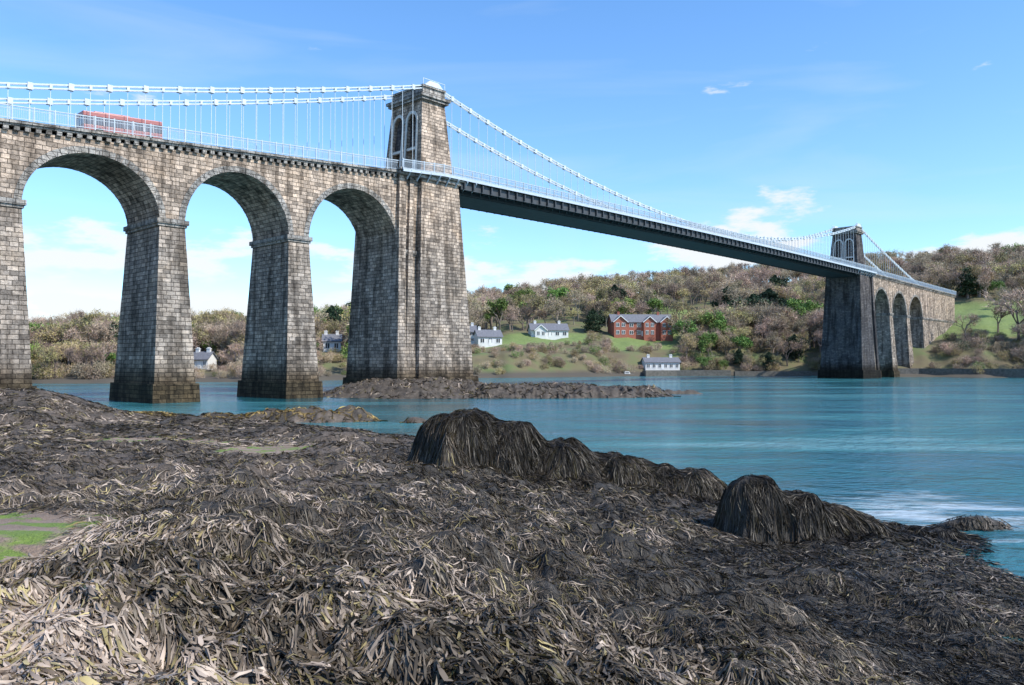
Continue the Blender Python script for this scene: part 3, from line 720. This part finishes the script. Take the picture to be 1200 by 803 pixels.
# ------------------------------------------------------------------ houses
BR=simple('red_brick',(.38,.13,.085),.85,.2,2.); WH=simple('white_render',(.74,.73,.70),.8,.06,1.); SL=simple('slate_roof',(.16,.16,.175),.7,.25,2.)
WF=simple('white_window_frame',(.8,.8,.78),.5,.03); 
def house(name,a,z,w,d,h,rh,wm,rm,storeys=1,nw=4,wings=(),rz=0.,base=None):
    x=a*z; zb=fh(x,z) if base is None else base
    e=empty(name,(x,z,zb-.2),rz)
    wl=MB();rf=MB();wi=MB();fr=MB();chm=MB()
    def gable(x0,x1,y0,y1,z0,rh,along):
        o=.45
        if along=='x':
            ym=(y0+y1)/2
            wl.poly([(x0,y0,z0),(x0,y1,z0),(x0,ym,z0+rh)]); wl.poly([(x1,y1,z0),(x1,y0,z0),(x1,ym,z0+rh)])
            k=rh/((y1-y0)/2)
            for s,yy in ((-1,y0),(1,y1)):
                ye=yy+s*o; ze=z0-k*o
                rf.hexa([(x0-o,ye,ze),(x1+o,ye,ze),(x1+o,ym,z0+rh),(x0-o,ym,z0+rh),(x0-o,ye,ze+.22),(x1+o,ye,ze+.22),(x1+o,ym,z0+rh+.22),(x0-o,ym,z0+rh+.22)])
        else:
            xm=(x0+x1)/2
            wl.poly([(x0,y0,z0),(x1,y0,z0),(xm,y0,z0+rh)]); wl.poly([(x1,y1,z0),(x0,y1,z0),(xm,y1,z0+rh)])
            k=rh/((x1-x0)/2)
            for s,xx in ((-1,x0),(1,x1)):
                xe=xx+s*o; ze=z0-k*o
                rf.hexa([(xe,y0-o,ze),(xm,y0-o,z0+rh),(xm,y1,z0+rh),(xe,y1,ze),(xe,y0-o,ze+.22),(xm,y0-o,z0+rh+.22),(xm,y1,z0+rh+.22),(xe,y1,ze+.22)])
                fr.beam((xe,y0-o-.04,ze+.05),(xm,y0-o-.04,z0+rh+.05),.06,.3)
    def win(xc,yf,zc,ww,hh):
        wi.box(xc-ww/2,xc+ww/2,yf-.03,yf+.05,zc-hh/2,zc+hh/2)
        for q in (-ww/2,0,ww/2): fr.box(xc+q-.06,xc+q+.06,yf-.09,yf-.033,zc-hh/2,zc+hh/2)
        for q in (-hh/2,hh/2): fr.box(xc-ww/2-.1,xc+ww/2+.1,yf-.1,yf-.033,zc+q-.07,zc+q+.07)
    wl.box(-w/2,w/2,-d/2,d/2,-2,h); gable(-w/2,w/2,-d/2,d/2,h,rh,'x')
    sh=h/storeys
    for st_ in range(storeys):
        for i in range(nw):
            xc=-w/2+w*(i+.5)/nw
            if any(abs(xc-wx)<ww/2+.6 for wx,ww,_ in wings): continue
            win(xc,-d/2,st_*sh+sh*.55,min(1.7,w/nw*.5),sh*.48)
    for wx,ww,dep in wings:
        y0=-d/2-dep
        wl.box(wx-ww/2,wx+ww/2,y0,-d/2+.3,-2,h-.003); gable(wx-ww/2,wx+ww/2,y0,0,h,ww*.42,'y')
        for st_ in range(storeys):
            for q in (-ww*.22,ww*.22): win(wx+q,y0,st_*sh+sh*.55,ww*.24,sh*.5)
    for cx in (-w*.36,w*.3):
        chm.box(cx-.5,cx+.5,-.35,.35,h+rh*.5,h+rh+.9); chm.box(cx-.6,cx+.6,-.45,.45,h+rh+.903,h+rh+1.1)
        for q in (-.25,.25): chm.box(cx+q-.12,cx+q+.12,-.12,.12,h+rh+1.1,h+rh+1.4)
    fr.box(-.5,.5,-d/2-.08,-d/2+.02,.2,2.3)
    wl.obj('walls',wm,e);rf.obj('roof',rm,e);wi.obj('windows',GL,e);fr.obj('frames_and_door',WF,e);chm.obj('chimneys',wm,e)
    return e
house('brick_house',.158,345,26,9,6.2,3.2,BR,SL,2,8,((-10,5.5,2.2),(2.5,5,2.),(9.8,5,2.)),rz=.1)
house('white_bungalow',.0445,328,15,8,3.2,2.6,WH,SL,1,5,((-4,4.5,1.5),),rz=.15)
house('white_house',-.03,300,9,7,3.4,2.4,WH,SL,1,3,(),rz=.3)
house('white_house',-.055,304,6,6,4.2,2.2,WH,SL,2,2,(),rz=.1)
house('white_cottage',-.38,222,5,4.5,2.8,1.8,WH,SL,1,3,(),rz=-.2)
house('white_cottage',-.222,262,5.5,5,3.6,2,WH,SL,1,2,(),rz=.2)
house('boathouse',.183,303,13,6,3.0,1.6,WH,SL,1,6,(),rz=.1,base=2.3)
house('toll_house',.50,345,8,6,4,2.2,WH,SL,1,3,(),rz=-.5)
QW=simple('dark_sea_wall_stone',(.12,.11,.095),.9,.4,1.5)
def wallpath(name,pts,h0,h1,th,mat):
    mb=MB()
    for i in range(len(pts)-1):
        mb.hexa([(pts[i][0],pts[i][1],h0),(pts[i+1][0],pts[i+1][1],h0),(pts[i+1][0],pts[i+1][1]+th,h0),(pts[i][0],pts[i][1]+th,h0),
                 (pts[i][0],pts[i][1]+.2,h1+random.uniform(-.03,.03)),(pts[i+1][0],pts[i+1][1]+.2,h1),(pts[i+1][0],pts[i+1][1]+th,h1),(pts[i][0],pts[i][1]+th,h1)])
    return mb.obj(name,mat)
def shp(a,o): z=float(np.interp(a,AS,ZS))+o; return (a*z,z)
wallpath('quay_wall',[shp(a,-5) for a in np.linspace(.165,.27,12)],-2,2.1,8,QW)
wallpath('sea_wall',[shp(a,-1.5) for a in np.linspace(.275,.37,10)],-2,1.7,2,QW)
wallpath('sea_wall',[shp(a,0) for a in np.linspace(.465,.95,40)],-2,2.9,3,QW)
bo=empty('moored_boat',(.142*292,292,0),.2)
mb=MB(); secs=[(-3,.9),(-1.5,1.15),(0,1.2),(1.5,.9),(2.6,.4),(3.2,.03)]
for i in range(len(secs)-1):
    (a,wa),(c,wc_)=secs[i],secs[i+1]
    mb.hexa([(a,-wa*.6,-.2),(c,-wc_*.6,-.2),(c,wc_*.6,-.2),(a,wa*.6,-.2),(a,-wa,.8),(c,-wc_,.85),(c,wc_,.85),(a,wa,.8)])
mb.obj('hull',WH,bo)
mb=MB(); mb.frus((-1.2,1,-.7,.7),(-1,.6,-.6,.6),.85,1.7); mb.obj('cabin',WH,bo)
mb=MB(); mb.box(-.9,.5,-.72,.72,1.1,1.45); mb.obj('cabin_windows',GL,bo)

# ------------------------------------------------------------------ light
sd=Vector((.88,-.475,0)).normalized(); el=math.radians(45)
sv=Vector((sd.x*math.cos(el),sd.y*math.cos(el),math.sin(el)))
sl=bpy.data.lights.new('sun','SUN'); sl.energy=5.0; sl.angle=math.radians(.5); sl.color=(1,.95,.86)
so_=bpy.data.objects.new('sun',sl); so_.rotation_euler=sv.to_track_quat('Z','Y').to_euler(); S.collection.objects.link(so_)
w=bpy.data.worlds.new('World'); S.world=w; w.use_nodes=True; nt=w.node_tree; N=nt.nodes.new; L=nt.links.new
bg=nt.nodes['Background']; sky=N('ShaderNodeTexSky'); sky.sky_type='NISHITA'; sky.sun_disc=False; sky.sun_elevation=el; sky.sun_rotation=math.atan2(sd.x,sd.y); sky.dust_density=.4; sky.air_density=1.0; sky.ozone_density=1.5
tc=N('ShaderNodeTexCoord'); sx=N('ShaderNodeSeparateXYZ'); L(tc.outputs['Generated'],sx.inputs[0])
mp=N('ShaderNodeMapping'); mp.inputs['Scale'].default_value=(1,1,3.2); mp.inputs['Location'].default_value=(.3,.1,0); L(tc.outputs['Generated'],mp.inputs['Vector'])
cn=N('ShaderNodeTexNoise'); cn.inputs['Scale'].default_value=6.; cn.inputs['Detail'].default_value=9; cn.inputs['Roughness'].default_value=.58; L(mp.outputs[0],cn.inputs['Vector'])
band=ramp(N,L,sx.outputs['Z'],[(0,(.24,.24,.24)),(.07,(.22,.22,.22)),(.12,(.17,.17,.17)),(.17,(.06,.06,.06)),(.21,(0,0,0)),(1,(0,0,0))])
am=N('ShaderNodeMath'); L(cn.outputs['Fac'],am.inputs[0]); L(band.outputs[0],am.inputs[1])
cm=N('ShaderNodeMapRange'); cm.interpolation_type='SMOOTHSTEP'; cm.inputs['From Min'].default_value=.64; cm.inputs['From Max'].default_value=.74; cm.inputs['To Max'].default_value=.95; L(am.outputs[0],cm.inputs['Value'])
mp2=N('ShaderNodeMapping'); mp2.inputs['Scale'].default_value=(1,1.5,7); mp2.inputs['Rotation'].default_value=(.2,.15,0); L(tc.outputs['Generated'],mp2.inputs['Vector'])
ci=N('ShaderNodeTexNoise'); ci.inputs['Scale'].default_value=2.; ci.inputs['Detail'].default_value=8; ci.inputs['Distortion'].default_value=.6; L(mp2.outputs[0],ci.inputs['Vector'])
cr=N('ShaderNodeMapRange'); cr.inputs['From Min'].default_value=.5; cr.inputs['From Max'].default_value=.8; cr.inputs['To Max'].default_value=.3; L(ci.outputs['Fac'],cr.inputs['Value'])
tint=ramp(N,L,sx.outputs['Z'],[(0,(.66,.79,.90)),(.12,(.54,.71,.87)),(.45,(.45,.68,.88)),(1,(.42,.62,.85))])
c=mixc(N,L,'MULTIPLY',1.,sky.outputs[0],tint.outputs[0])
c=mixc(N,L,'MULTIPLY',1.,c,(2.05,2.05,2.05))
c=mixc(N,L,'MIX',cr.outputs[0],c,(5.5,6.2,6.6))
c=mixc(N,L,'MIX',cm.outputs[0],c,(6.3,6.5,6.7))
L(c,bg.inputs['Color']); bg.inputs['Strength'].default_value=.15

cam=bpy.data.cameras.new('camera'); cam.sensor_width=36; cam.lens=28.5; cam.clip_end=9000; cam.clip_start=.1
co=bpy.data.objects.new('camera',cam); co.location=(0,0,4.5); co.rotation_euler=(math.radians(91.5),0,0); S.collection.objects.link(co); S.camera=co
print('ground z under cam',height(np.array([0.]),np.array([0.])), 'strands',N0)
